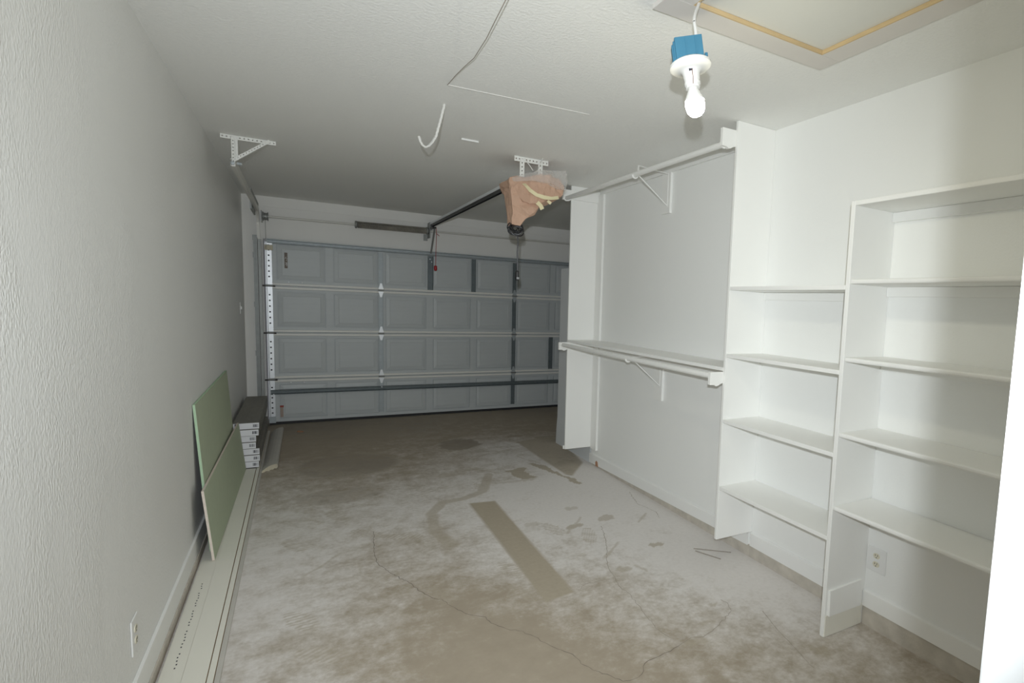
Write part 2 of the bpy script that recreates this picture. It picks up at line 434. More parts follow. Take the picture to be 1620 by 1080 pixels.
crack([(1.769,3.355),(1.699,3.172),(1.636,3.022),(1.554,2.865),(1.515,2.763),(1.499,2.656),(1.469,2.564),(1.481,2.456),(1.466,2.344),(1.442,2.202),(1.44,2.122),(1.442,2.052),(1.455,2.017)], .0038, 'crack_faint')
crack([(1.275,2.625),(1.314,2.669),(1.382,2.661),(1.494,2.659)], .0034, 'crack_faint')
crack([(2.005,1.997),(1.945,1.817),(1.916,1.682),(1.885,1.578),(1.883,1.546)], .0034, 'crack_faint', .002)
crack([(2.30,3.9),(2.22,3.62),(2.26,3.42),(2.22,3.30)], .0034, 'crack_faint')

# ------------------------------------------------------------------ shell
MB().box(XL-.12, XE+.12, -1.2, 8.0, H, H+.12).build('ceiling', 'ceiling_paint', kind='structure', label='white textured drywall ceiling')
MB().box(XL-.12, XL, -1.2, 7.95, 0, H).build('wall_left', 'textured_wall', kind='structure', label='long white wall with patchy roller texture')
MB().box(XR, XR+.11, YN, 4.79, 0, H).build('wall_right', 'closet_wall_paint', kind='structure', label='white partition wall behind the shelving')
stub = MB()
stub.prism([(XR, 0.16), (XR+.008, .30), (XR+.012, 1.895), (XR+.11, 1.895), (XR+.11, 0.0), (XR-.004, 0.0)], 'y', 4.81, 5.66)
stub.build('wall_partition', 'stub_paint_shaded', kind='structure', label='low white partition end beyond the closet side panel')
wf = MB().box(XL, -0.335, YD, YD+.14, 0, H).box(3.80, XE, YD, YD+.14, 0, H).box(-0.335, 3.80, YD, YD+.14, 2.115, H)
far = wf.build('wall_far', 'far_wall_paint', kind='structure', label='white wall around the garage door opening')
MB().box(-0.33, 3.80, YD-.012, YD, 2.47, 2.478).build('header_joint', 'far_wall_paint', far)
MB().box(-0.33, 3.80, YD-.014, YD, 2.116, 2.20).build('header_board', 'far_wall_paint', far)
MB().box(XE, XE+.12, -1.2, 7.95, 0, H).build('wall_side', 'far_wall_paint', kind='structure', label='white side wall of the bay behind the partition')
wn = MB().box(XL, -.43, .07, YN, 0, H).box(.427, XE, .07, YN, 0, H).box(-.43, .427, .07, YN, 2.07, H)
wn.build('wall_near', 'white_paint', kind='structure', label='house wall with the doorway the picture is taken from')
fr = thing('door_2', (0.0, .13, 0), 'white frame of the house doorway at the right edge', None, None, 'structure')
MB().box(.4025, .426, .068, YN+.001, 0.001, 2.05).build('door_jamb', 'jamb_paint', fr, bevel=.002)
MB().box(-.429, -.408, .068, YN+.001, 0.001, 2.05).build('door_jamb', 'jamb_paint', fr, bevel=.002)
MB().box(-.429, .426, .068, YN+.001, 2.05, 2.069).build('head_jamb', 'jamb_paint', fr, bevel=.002)
# rear hall that the camera stands in
hw = MB().box(XL, XE, -1.3, -1.2, 0, H)
hw.build('wall_hall', 'white_paint', kind='structure', label='hall wall behind the camera')

# concrete stem and baseboards
MB().box(XR-.006, XR+.002, YN, 1.686, 0, .105).build('trim_1', 'concrete_curb', kind='structure', label='rough concrete curb under the nearest shelves')
MB().box(XR-.006, XR+.002, 1.71, 2.52, 0, .085).build('trim_2', 'concrete_curb', kind='structure', label='concrete curb under the narrow shelf bay')
MB().box(XR-.006, XR+.002, 2.52, 4.76, 0, .075).build('trim_3', 'concrete_curb', kind='structure', label='concrete curb under the closet bay')
def skew_board(name, y0, y1, zb0, zb1, zt0, zt1, lab):
    x0, x1 = XR-.014, XR-.0005
    mb = MB().hexa([(x0,y0,zb0),(x1,y0,zb0),(x1,y1,zb1),(x0,y1,zb1),(x0,y0,zt0-.006),(x1,y0,zt0),(x1,y1,zt1),(x0,y1,zt1-.006)])
    mb.build(name, 'white_paint', kind='structure', label=lab)
skew_board('baseboard_right', YN+.001, 1.685, .098, .097, .190, .180, 'white baseboard below the wide shelves')
skew_board('baseboard_middle', 1.712, 2.511, .075, .076, .165, .163, 'white baseboard below the narrow shelf bay')
skew_board('baseboard_closet', 2.533, 4.80, .072, .012, .150, .105, 'white baseboard along the closet bay')
MB().box(XL, XL+.013, YN, 5.6, .05, .155).build('baseboard_left', 'white_paint', kind='structure', bevel=.003, label='white baseboard along the textured wall')
MB().box(XL, XL+.018, YN, 7.69, 0, .05).build('trim_4', 'concrete_curb', kind='structure', label='pale concrete curb along the textured wall')

# ------------------------------------------------------------------ garage door
DY = YD-.004                      # back plane of the door leaf
gd = thing('door_1', (1.72, DY, 0), 'grey sectional garage door of raised rectangular panels', None, None, 'structure')
DX0, DX1 = -0.318, 3.78
JZ = [0.03, 0.532, 1.067, 1.598, 2.112]
PX = [(-0.216+.5615*k, -0.216+.5615*k+.482) for k in range(7)]
YF = DY-.038                      # front plane of the rails and stiles
for r in range(4):
    z0, z1 = JZ[r], JZ[r+1]
    pz0, pz1 = z0+.066, z1-.062
    if r == 0: pz0 = .07
    if r == 3: pz1 = 2.065
    mb = MB().box(DX0, DX1, DY-.020, DY, z0+.002, z1-.002)
    mb.box(DX0, DX1, YF, DY-.020, z0+.002, pz0).box(DX0, DX1, YF, DY-.020, pz1, z1-.002)
    ex = [DX0]+[e for p in PX for e in p]+[DX1]
    for i in range(0, len(ex), 2):
        mb.box(ex[i], ex[i+1], YF, DY-.020, pz0, pz1)
    sec = mb.build('door_section', 'door_paint', gd)
    for (a, b) in PX:
        g = .011; ins = .052
        o0 = [(a+g, pz0+g), (b-g, pz0+g), (b-g, pz1-g), (a+g, pz1-g)]
        i0 = [(a+ins, pz0+ins), (b-ins, pz0+ins), (b-ins, pz1-ins), (a+ins, pz1-ins)]
        i1 = [(a+ins+.004, pz0+ins+.004), (b-ins-.004, pz0+ins+.004), (b-ins-.004, pz1-ins-.004), (a+ins+.004, pz1-ins-.004)]
        yb, yo, yi, yt = DY-.0205, YF+.002, YF-.004, YF-.001
        vs = [(x, yb, z) for x, z in o0]+[(x, yo, z) for x, z in o0]+[(x, yi, z) for x, z in i0]+[(x, yt, z) for x, z in i1]
        fs = [(3,2,1,0)]+[(k*4+j, k*4+(j+1) % 4, k*4+4+(j+1) % 4, k*4+4+j) for k in range(3) for j in range(4)]+[(12,13,14,15)]
        MB().add(vs, fs).build('raised_panel', 'door_paint', sec)
    if r > 0:
        for (q0, q1) in ((z0+.006, z0+.033), (z0-.036, z0-.009)):
            mb = MB(); zc = (q0+q1)/2; hh = (q1-q0)/2
            prof = [(YF+.002, q0), (YF-.012, q0+.002), (YF-.016, q0+.006), (YF-.016, q1-.006), (YF-.012, q1-.002), (YF+.002, q1)]
            mb.prism(prof, 'x', DX0+.06, DX1); mb.build('section_rib', 'door_paint_lit', gd)
# stiles
def stile(x, wd, z0, z1, m_, proud=.020):
    mb = MB().box(x-wd/2, x+wd/2, YF-.006, YF-.0005, z0, z1)
    mb.box(x-wd/2, x-wd/2+.006, YF-proud, YF-.006, z0, z1).box(x+wd/2-.006, x+wd/2, YF-proud, YF-.006, z0, z1)
    return mb.build('door_stile', m_, gd)
for r in range(4):
    z0 = JZ[r]+(.04 if r else .05); z1 = JZ[r+1]-(.038 if r < 3 else .06)
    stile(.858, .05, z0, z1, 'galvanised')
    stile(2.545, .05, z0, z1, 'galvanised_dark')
    # perforated end stile at the hinge side, flash glint put into its pale colour
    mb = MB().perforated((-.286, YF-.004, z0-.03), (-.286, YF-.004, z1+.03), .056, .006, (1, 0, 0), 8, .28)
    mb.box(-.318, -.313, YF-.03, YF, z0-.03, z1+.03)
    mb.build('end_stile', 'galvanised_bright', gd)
    MB().box(-.312, -.262, YF-.0008, YF+.0005, z0-.03, z1+.03).build('stile_hole_shade', 'hole_dark', gd)  # dark sheet behind the perforations, shade of the holes as colour
stile(1.437, .064, 1.63, 2.06, 'galvanised_dark', .03)
stile(1.985, .055, 1.63, 2.06, 'galvanised_dark')
stile(3.10, .055, .57, 1.03, 'galvanised_dark')
# hinges at the joints
def hinge(x, z, m_):
    mb = MB()
    mb.prism([(x-.03, z+.012), (x+.03, z+.012), (x+.020, z+.045), (x+.010, z+.085), (x-.010, z+.085), (x-.020, z+.045)], 'y', YF-.026, YF-.021)
    mb.prism([(x-.03, z-.014), (x-.020, z-.045), (x-.010, z-.085), (x+.010, z-.085), (x+.020, z-.045), (x+.03, z-.014)], 'y', YF-.026, YF-.021)
    h = mb.build('hinge', m_, gd)
    MB().tube([(x-.034, YF-.03, z), (x+.034, YF-.03, z)], .010, 8).build('hinge_knuckle', 'steel_dull', h)
for z in JZ[1:4]:
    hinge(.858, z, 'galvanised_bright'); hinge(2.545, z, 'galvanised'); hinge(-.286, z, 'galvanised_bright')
    MB().tube([(-.35, YF-.03, z-.004), (-.23, YF-.03, z-.006)], .009, 8).build('roller_stem', 'grease_dark', gd)
# horizontal struts
def strut(z0, z1, m_, d=.045):
    mb = MB().prism([(YF-.001, z0), (YF-.018, z0), (YF-d, z0+.006), (YF-d, z0+.012), (YF-.02, z0+.018), (YF-.02, z1-.018), (YF-d, z1-.012), (YF-d, z1-.006), (YF-.018, z1), (YF-.001, z1)], 'x', DX0+.02, DX1)
    return mb.build('strut', m_, gd)
strut(2.066, 2.118, 'galvanised')
strut(.352, .408, 'galvanised_dark')
MB().box(DX0, DX1, YF, DY, .0, .03).build('bottom_seal', 'black_rubber', gd)
# fixtures at the lock side
rb = MB().box(-.322, -.245, YF-.055, YF-.022, 1.99, 2.045).build('top_roller_bracket', 'trim_cut', gd)
MB().box(-.318, -.25, YF-.05, YF-.02, 2.05, 2.066).build('bracket_plate', 'galvanised_bright', rb)
MB().box(-.318, -.255, YF-.05, YF-.02, .03, .10).build('bottom_bracket', 'galvanised', gd)
st = MB().box(-.138, -.108, YF-.0045, YF-.002, 1.80, 1.975).build('warning_sticker', 'sticker_brown', gd)
mb = MB()
for k in range(12):
    x, z = random.uniform(-.134, -.112), random.uniform(1.81, 1.92); mb.box(x, x+.005, YF-.0052, YF-.0045, z, z+.009)
mb.build('sticker_print', 'sticker_white', st)
st = MB().box(-.212, -.182, YF-.0045, YF-.002, .085, .20).build('warning_sticker', 'sticker_tan', gd)
MB().box(-.214, -.178, YF-.0055, YF-.002, .20, .222).build('sticker_band', 'sticker_red', st)
# bright screw heads
for (x, z) in [(-.10, 1.645), (.03, 1.645), (-.10, .49), (.03, .49), (.858, .40), (1.43, 2.02), (1.45, 1.985), (-.27, .36), (2.57, 1.60)]:
    MB().lathe((x, YF-.048 if z < .42 else YF-.034, z), (0, 1, 0), [(.003, 0), (.007, .002), (.007, .03)], 10).build('screw_head', 'galvanised_bright', gd, smooth=True)

# ------------------------------------------------------------------ door track
tr = thing('door_track', (-.37, 7.6, 0), 'galvanised garage door track with white perforated ceiling hanger', 'track')
def channel(path_pts, wd, dp, inward):   # C channel swept along a path in the y-z plane at x
    P = [Vector(p) for p in path_pts]; vs = []; fs = []
    prof = [(-wd/2, 0), (wd/2, 0), (wd/2, dp), (wd/2-.012, dp), (wd/2-.012, dp-.003), (wd/2-.003, dp-.003), (wd/2-.003, .003), (-wd/2+.003, .003), (-wd/2+.003, dp-.003), (-wd/2+.012, dp-.003), (-wd/2+.012, dp), (-wd/2, dp)]
    n = len(prof)
    for i, p in enumerate(P):
        t = (P[min(i+1, len(P)-1)]-P[max(i-1, 0)]).normalized()
        nrm = Vector((1, 0, 0)).cross(t)
        vs += [p+nrm*a+Vector((1, 0, 0))*b*inward for a, b in prof]
    for i in range(len(P)-1):
        fs += [(i*n+j, i*n+(j+1) % n, (i+1)*n+(j+1) % n, (i+1)*n+j) for j in range(n)]
    fs += [tuple(range(n)), tuple(range((len(P)-1)*n, len(P)*n))]
    return MB().add(vs, fs)
TX = -.398
channel([(TX+.02, 7.60, .02), (TX+.02, 7.60, 2.10)], .055, .026, 1).build('vertical_track', 'steel_dull', tr)
arc = [(TX+.016, 7.60, 2.10)]+[(TX+.012, 7.60-.16*(1-math.cos(t)), 2.25+.16*math.sin(t)) for t in [i*math.pi/2/8 for i in range(9)]]
channel(arc, .05, .026, 1).build('curved_track', 'track_paint', tr)
channel([(TX+.038, 7.44, 2.41), (TX+.038, 4.88, 2.405)], .05, .026, -1).build('horizontal_track', 'track_paint', tr)
MB().box(TX+.038, TX+.042, 6.3, 7.40, 2.435, 2.46).build('track_angle', 'steel_dull', tr)
MB().box(TX-.004, TX+.010, 6.9, 7.45, 2.34, 2.42).build('splice_plate', 'steel_dull', tr)
MB().box(TX+.005, TX+.012, 7.60, 7.70, .04, 2.12).box(TX-.03, TX+.005, 7.690, 7.6965, .04, 2.12).build('wall_angle', 'steel_dull', tr)
for z in (.25, .8, 1.35, 1.9, 2.09):
    MB().box(TX-.035, TX+.006, 7.683, 7.690, z, z+.06).build('jamb_clip', 'steel_dull', tr)
hb = MB()
hb.perforated((-.438, 4.868, H-.015), (-.122, 4.868, H-.015), .027, .003, (0, 0, 1), 13, .3)
hb.box(-.438, -.122, 4.868, 4.898, H-.004, H-.001)
hb.build('ceiling_angle', 'bracket_white', tr)
vb = MB().perforated((-.368, 4.863, 2.375), (-.368, 4.863, H-.003), .020, .003, (1, 0, 0), 9, .35)
vb.box(-.357, -.341, 4.8615, 4.8645, 2.42, H-.003).box(-.3435, -.341, 4.863, 4.888, 2.42, H-.003)
vb.build('hanger_leg', 'bracket_white', tr)
db = MB().perforated((-.366, 4.856, 2.418), (-.158, 4.856, H-.006), .019, .003, (0.55, 0, -0.83), 13, .32)
db.bar((-.359, 4.868, 2.410), (-.160, 4.868, H-.016), .024, .003, (0, 1, 0))
db.build('hanger_brace', 'bracket_white', tr)
MB().lathe((-.372, 4.853, 2.395), (0, 1, 0), [(.004, -.012), (.012, -.01), (.012, .02)], 8).lathe((-.350, 4.853, 2.395), (1, 0, 0), [(.009, 0), (.009, .03)], 8).build('track_bolt', 'galvanised', tr)

# ------------------------------------------------------------------ torsion spring
ts = thing('torsion_spring', (1.0, 7.60, 2.36), 'torsion shaft with dark greasy spring above the garage door', 'spring')
SY = 7.60
MB().tube([(-.33, SY, 2.352), (3.75, SY, 2.385)], .0125, 10).build('shaft', 'track_paint', ts, smooth=True)
mb = MB(); path = []
turns = 46
for i in range(turns*10+1):
    t = i/10; a = 2*math.pi*t
    path.append((.60+.78*t/turns, SY+.034*math.cos(a), 2.360+.008*t/turns+.034*math.sin(a)))
mb.tube(path, .0088, 5); mb.build('spring_coil', 'spring_steel', ts, smooth=True)
MB().lathe((.575, SY, 2.360), (1, 0, 0), [(.030, 0), (.044, .004), (.044, .018), (.030, .03)], 16).build('winding_cone', 'steel_dull', ts)
MB().lathe((1.378, SY, 2.368), (1, 0, 0), [(.044, 0), (.044, .018), (.025, .03)], 16).build('anchor_cone', 'steel_dull', ts)
MB().box(1.408, 1.418, SY-.05, YD-.0145, 2.28, 2.47).box(1.36, 1.408, 7.680, 7.685, 2.25, 2.33).build('centre_bracket', 'steel_dull', ts)
MB().box(-.345, -.335, SY-.055, YD-.002, 2.29, 2.41).build('end_bearing_plate', 'steel_dull', ts)
MB().lathe((-.328, SY, 2.352), (1, 0, 0), [(.05, 0), (.05, .006), (.038, .012), (.038, .04), (.048, .046), (.048, .05)], 18).build('cable_drum', 'steel_dull', ts)
MB().tube([(-.305, SY-.045, 2.34), (-.305, 7.62, .06)], .002, 5).build('lift_cable', 'steel_dull', ts)

# ------------------------------------------------------------------ opener
op = thing('garage_door_opener', (1.5, 4.15, H), 'ceiling opener motor wrapped in brown paper with long dark rail', 'opener')
mb = MB()
mb.box(1.418, 1.452, 4.45, 7.60, 2.438, 2.444).box(1.418, 1.423, 4.45, 7.60, 2.418, 2.438).box(1.447, 1.452, 4.45, 7.60, 2.418, 2.438)
mb.build('rail', 'black_plastic', op)
MB().tube([(1.435, 4.5, 2.430), (1.435, 7.55, 2.430)], .005, 6).build('drive_chain', 'steel_dull', op)
MB().box(1.416, 1.454, 4.5, 7.58, 2.445, 2.470).build('rail_cap', 'galvanised_bright', op)
MB().box(1.419, 1.451, 7.60, 7.684, 2.39, 2.48).build('header_bracket', 'steel_dull', op)
MB().box(1.41, 1.46, 7.40, 7.52, 2.388, 2.404).build('trolley', 'black_plastic', op)
MB().bar((1.452, 7.46, 2.39), (1.438, 7.62, 2.09), .022, .006, (1, 0, 0)).build('door_arm', 'steel_dull', op)
rc = MB().tube([(1.468, 7.44, 2.39), (1.466, 7.44, 2.2), (1.459, 7.44, 1.93)], .003, 5).build('release_cord', 'red_plastic', op)
MB().lathe((1.459, 7.44, 1.935), (0, 0, -1), [(.006, 0), (.018, .008), (.020, .04), (.016, .062), (.008, .068)], 12).build('release_handle', 'red_plastic', rc, smooth=True)
MB().bar((1.470, 7.43, 2.325), (1.502, 7.43, 2.30), .012, .004, (0, 1, 0)).build('release_lever', 'red_plastic', op)
hb = MB()
hb.perforated((1.345, 4.09, H-.02), (1.605, 4.09, H-.02), .036, .003, (0, 0, 1), 10, .26)
hb.box(1.345, 1.605, 4.09, 4.12, H-.004, H-.001)
hb.build('ceiling_angle', 'bracket_white', op)
MB().perforated((1.402, 4.085, 2.44), (1.402, 4.085, H-.004), .034, .003, (1, 0, 0), 5, .26).build('hanger_strap', 'bracket_white', op)
MB().perforated((1.542, 4.085, 2.44), (1.542, 4.085, H-.004), .034, .003, (1, 0, 0), 5, .26).build('hanger_strap', 'bracket_white', op)
MB().tube([(1.43, 4.088, 2.56), (1.46, 4.09, 2.53), (1.49, 4.10, 2.50)], .004, 6).build('hanger_wire', 'cable_white', op)
MB().tube([(1.535, 4.02, H-.002), (1.530, 4.05, 2.55), (1.52, 4.1, 2.49)], .003, 6).build('hanger_wire', 'cable_white', op)

def crumple(pts, cuts, amp, scale, seed):
    bm = bmesh.new()
    for p in pts: bm.verts.new(p)
    r = bmesh.ops.convex_hull(bm, input=bm.verts)
    junk = [e for e in r['geom_interior'] if isinstance(e, bmesh.types.BMVert)]
    if junk: bmesh.ops.delete(bm, geom=junk, context='VERTS')
    bmesh.ops.triangulate(bm, faces=bm.faces)
    for _ in range(cuts):
        bmesh.ops.subdivide_edges(bm, edges=bm.edges, cuts=1, use_grid_fill=False)
        bmesh.ops.triangulate(bm, faces=bm.faces)
    bm.normal_update()
    for v in bm.verts:
        q = v.co*scale+Vector((seed, seed*2, 0))
        v.co += v.normal*(amp*noise.noise(q)+amp*.7*abs(noise.noise(q*2.3)))
    vs = [tuple(v.co) for v in bm.verts]; bm.verts.index_update()
    fs = [tuple(v.index for v in f.verts) for f in bm.faces]
    bm.free(); return vs, fs
YO = 4.06
body = [(1.335,4.14,2.425),(1.335,4.14,2.34),(1.345,4.40,2.42),(1.36,4.4,2.34),(1.44,YO,2.44),(1.50,YO-.02,2.452),(1.60,YO-.03,2.462),(1.69,YO,2.475),(1.50,4.42,2.455),(1.70,4.40,2.46),
        (1.722,YO,2.40),(1.72,YO,2.335),(1.71,4.38,2.35),(1.67,YO-.02,2.31),(1.58,YO-.03,2.28),(1.50,YO-.03,2.255),(1.54,4.35,2.25),(1.42,YO+.02,2.27),(1.40,4.38,2.27)]
vs, fs = crumple(body, 2, .030, 11, 3)
pw = MB().add(vs, fs)
tail = [(1.338,4.12,2.37),(1.335,4.30,2.36),(1.34,4.12,2.24),(1.58,YO+.01,2.285),(1.52,YO-.01,2.235),(1.54,4.3,2.26),(1.356,4.14,2.105),(1.405,4.12,2.100),(1.358,4.24,2.105),(1.41,4.24,2.105),(1.465,YO+.02,2.175)]
vs, fs = crumple(tail, 2, .018, 13, 8)
pw.add(vs, fs)
wrap = pw.build('paper_wrap', 'kraft_paper', op)
film = [(1.34,4.12,2.43),(1.36,4.40,2.44),(1.43,YO-.04,2.462),(1.50,YO-.05,2.485),(1.60,YO-.05,2.468),(1.66,YO-.04,2.475),(1.712,YO-.03,2.512),(1.735,YO-.02,2.45),(1.73,4.38,2.47),(1.48,4.42,2.48),(1.345,4.12,2.405),(1.45,YO-.05,2.41),(1.60,YO-.06,2.405),(1.735,YO-.02,2.375),(1.73,4.38,2.40),(1.36,4.4,2.40)]
vs, fs = crumple(film, 2, .014, 9, 21)
MB().add(vs, fs).build('plastic_film', 'plastic_film', op)
def tape(P, wd, m_='masking_tape'):
    mb = MB(); P = [Vector(p) for p in P]; vs = []; fs = []
    for i, p in enumerate(P):
        t = (P[min(i+1, len(P)-1)]-P[max(i-1, 0)]).normalized(); s_ = t.cross(Vector((0, 1, 0))).normalized()
        ww = wd*random.uniform(.8, 1.1)/2
        vs += [p+s_*ww, p-s_*ww, p-s_*ww+Vector((0, .003, 0)), p+s_*ww+Vector((0, .003, 0))]
    for i in range(len(P)-1):
        fs += [(4*i+j, 4*i+(j+1) % 4, 4*i+4+(j+1) % 4, 4*i+4+j) for j in range(4)]
    fs += [(0, 1, 2, 3), tuple(range(4*len(P)-4, 4*len(P)))]
    return mb.add(vs, fs).build('tape_strip', m_, op)
tape([(1.405,4.09,2.405),(1.418,4.035,2.37),(1.44,4.005,2.335),(1.48,3.99,2.308),(1.54,3.985,2.296),(1.60,3.99,2.298),(1.66,4.01,2.315)], .026)
tape([(1.50,4.025,2.262),(1.525,4.018,2.24),(1.54,4.02,2.215)], .03)
tape([(1.575,4.01,2.28),(1.60,4.005,2.262)], .025)
mb = MB()
for k in range(9):
    a = random.uniform(-.9, .9); b = random.uniform(-.9, .9); c = Vector((1.388+random.uniform(-.012, .012), 4.17+random.uniform(-.02, .02), 2.072+random.uniform(-.012, .012)))
    rr = random.uniform(.026, .052); ax_ = Vector((math.cos(a), math.sin(a)*.6, b*.6)).normalized(); az_ = Vector((-b*.6, .25, 1)).normalized()
    mb.tube([c+ax_*rr*math.cos(t)*1.1+az_*rr*math.sin(t)*.85 for t in [i*2*math.pi/20 for i in range(20)]], .0045, 6, close=True)
mb.build('cord_coil', 'black_plastic', op, smooth=True)
cd = MB().tube([(1.40,4.16,2.06),(1.408,4.165,1.98),(1.406,4.17,1.9),(1.41,4.17,1.80),(1.407,4.17,1.75)], .005, 6).build('power_cord', 'black_plastic', op, smooth=True)
MB().lathe((1.407,4.17,1.765), (0,0,-1), [(.006,0),(.014,.012),(.016,.05),(.012,.075)], 10).build('plug', 'black_plastic', cd)
MB().box(1.400,1.404,4.152,4.158,1.70,1.715).box(1.411,1.415,4.152,4.158,1.70,1.715).build('plug_blade', 'galvanised_bright', cd)

# ------------------------------------------------------------------ pendant lamp
ctr = Vector((1.12, 1.604, 2.337)); LS = 1.08
Rh = Vector((R_.x, R_.y, 0)).normalized(); Fh = Vector((fw.x, fw.y, 0)).normalized()
ax = (Vector((0, 0, -1)) + Rh*.17 - Fh*.06).normalized()      # lamp axis, pointing down to the bulb
lx = (Rh - ax*Rh.dot(ax)).normalized(); ly = ax.cross(lx).normalized()
lamp = thing('hanging_lamp', ctr, 'bare bulb in white lampholder hanging from a blue junction box', 'lamp')
MB().lathe(ctr, ax, [(q_*LS, h_*LS) for q_, h_ in [(.02, -.006), (.058, -.006), (.064, -.001), (.064, .006), (.058, .011), (.036, .016), (.028, .022), (.026, .030), (.024, .046), (.023, .047), (.023, .052), (.025, .053), (.025, .060), (.022, .062), (.022, .070)]], 32).build('lampholder', 'porcelain', lamp, smooth=True)
MB().obox(ctr+ax*.024-lx*.004+ly*.0, lx*.006, ly*.031, ax*.005).build('chain_slot', 'ink_dark', lamp)
fsd = -1 if ly.dot(Fh) > 0 else 1
MB().tube([ctr+ax*.026+ly*fsd*.031, ctr+ax*.05+ly*fsd*.031, ctr+ax*.062+ly*fsd*.03+Vector((0, 0, -.01))], .0012, 5).build('pull_chain', 'rust_brown', lamp)
bx = MB()
hb_, wb, db = .038, .045, .032
bc = ctr-ax*(.006+hb_)
bx.obox(bc+lx*.000, lx*wb, ly*db, ax*hb_)
for k in range(3):
    bx.obox(bc-lx*(wb-.002+.005*k)+ax*.004*k, lx*.003, ly*(db*(.9-.18*k)), ax*(hb_-.004*k))
bx.obox(bc-lx*(wb+.008)+ax*(hb_-.006), lx*.006, ly*.008, ax*.005)
bx.obox(bc+lx*(wb+.012)+ax*(hb_-.022), lx*.005, ly*.006, ax*.006)
box = bx.build('junction_box', 'blue_plastic', lamp, bevel=.0015)
for k in (-1, 1):
    MB().obox(bc+lx*.006+ly*fsd*(db+.0012)+lx*.016*k-ax*.004, lx*.0015, ly*.0012, ax*.028).build('box_rib', 'blue_plastic', box)
def smooth_path(P, n=3):
    P = [Vector(p) for p in P]
    for _ in range(n):
        Q = [P[0]]
        for a_, b_ in zip(P[:-1], P[1:]): Q += [a_.lerp(b_, .25), a_.lerp(b_, .75)]
        P = Q+[P[-1]]
    return P
MB().tube(smooth_path([bc-ax*hb_+lx*.030, bc-ax*(hb_+.03)+lx*.032, bc-ax*(hb_+.06)+lx*.030, (1.150,1.630,2.525), (1.168,1.642,2.553), (1.180,1.653,2.5775)]), .0058, 8).build('cable', 'cable_white', lamp, smooth=True)
MB().lathe(ctr, ax, [(q_*LS, h_*LS) for q_, h_ in [(.013, .066), (.014, .072), (.019, .080), (.025, .094), (.0305, .105), (.0305, .108)]], 20).build('added_bulb_collar', 'porcelain', lamp, smooth=True)  # collar added to keep bulb light off the plate and ceiling
MB().lathe(ctr, ax, [(q_*LS, h_*LS) for q_, h_ in [(.0295, .1083), (.030, .116), (.0295, .128), (.026, .141), (.017, .151), (.005, .156)]], 20).build('light_bulb', 'bulb_glow', lamp, smooth=True)

# ------------------------------------------------------------------ attic hatch
ah = thing('attic_hatch', (1.49, 1.0, H), 'attic hatch with white board trim and raw pine inner edge', 'hatch')
HX0, HX1, HY0, HY1 = 1.066, 1.910, .33, 1.772
TW = .102
MB().box(HX0, HX1, HY1-TW, HY1, H-.017, H-.0005).build('trim_board', 'hatch_trim', ah, bevel=.001)
MB().box(HX0, HX1, HY0, HY0+TW, H-.017, H-.0005).build('trim_board', 'hatch_trim', ah, bevel=.001)
MB().box(HX1-TW, HX1, HY0+TW+.001, HY1-TW-.001, H-.017, H-.0005).build('trim_board', 'hatch_trim', ah, bevel=.001)
MB().box(HX0, HX0+TW, HY0+TW+.001, HY1-TW-.001, H-.017, H-.0005).build('trim_board', 'hatch_trim', ah, bevel=.001)
a, b, c, d = HX0+TW, HX1-TW, HY0+TW, HY1-TW
MB().box(a, b, d-.006, d, H-.0168, H-.0012).build('pine_edge', 'raw_pine', ah)
MB().box(b-.006, b, c, d-.007, H-.0168, H-.0012).build('pine_edge', 'raw_pine', ah)
MB().box(a, a+.006, c, d-.007, H-.0168, H-.0012).build('pine_edge', 'raw_pine', ah)
MB().box(a+.006, b-.006, c, c+.006, H-.0168, H-.0012).build('pine_edge', 'raw_pine', ah)
MB().box(a+.008, b-.008, c+.008, d-.008, H-.0011, H-.0003).build('hatch_panel', 'hatch_panel', ah)

# ------------------------------------------------------------------ ceiling bits
MB().tube([(.642,2.999,2.583),(.64,2.803,2.57),(.642,2.659,2.56),(.644,2.509,2.545),(.627,2.258,2.53),(.607,2.071,2.52),(.596,1.928,2.52),(.593,1.841,2.53),(.6,1.76,2.56),(.609,1.729,2.583)], .0018, 6).build('loose_wire', 'wire_brown', smooth=True, label='thin brown wire sagging below the ceiling', cat='wire')
mb = MB(); mb.hexa([(.642,2.994,H-.003),(1.392,2.948,H-.003),(1.392,2.956,H-.003),(.642,3.002,H-.003),(.642,2.994,H-.0004),(1.392,2.948,H-.0004),(1.392,2.956,H-.0004),(.642,3.002,H-.0004)])
mb.build('tape_seam', 'cable_white', label='thin straight raised white seam on the ceiling', cat='seam')
tw = MB()
base = [Vector(p) for p in [(.691,3.3,2.583),(.671,3.3,2.497),(.648,3.3,2.409),(.630,3.3,2.375),(.612,3.3,2.352),(.593,3.3,2.340),(.578,3.3,2.350),(.567,3.3,2.368),(.561,3.3,2.39)]]
pts = []
for i in range(len(base)-1):
    for j in range(8): pts.append(base[i].lerp(base[i+1], j/8))
pts.append(base[-1])
for ph in (0, 2.1, 4.2):
    tw.tube([p+Vector((math.cos(i*.9+ph), math.sin(i*.9+ph), 0))*.0035 for i, p in enumerate(pts)], .0042, 6)
tw.build('twisted_cord', 'cable_white', smooth=True, label='short twisted white cord hooked down from the ceiling', cat='cord')
MB().box(.924, 1.036, 3.893, 3.905, H-.012, H-.0004).build('ceiling_slot', 'plate_white', bevel=.002, label='small white slot cover flat on the ceiling', cat='cover')

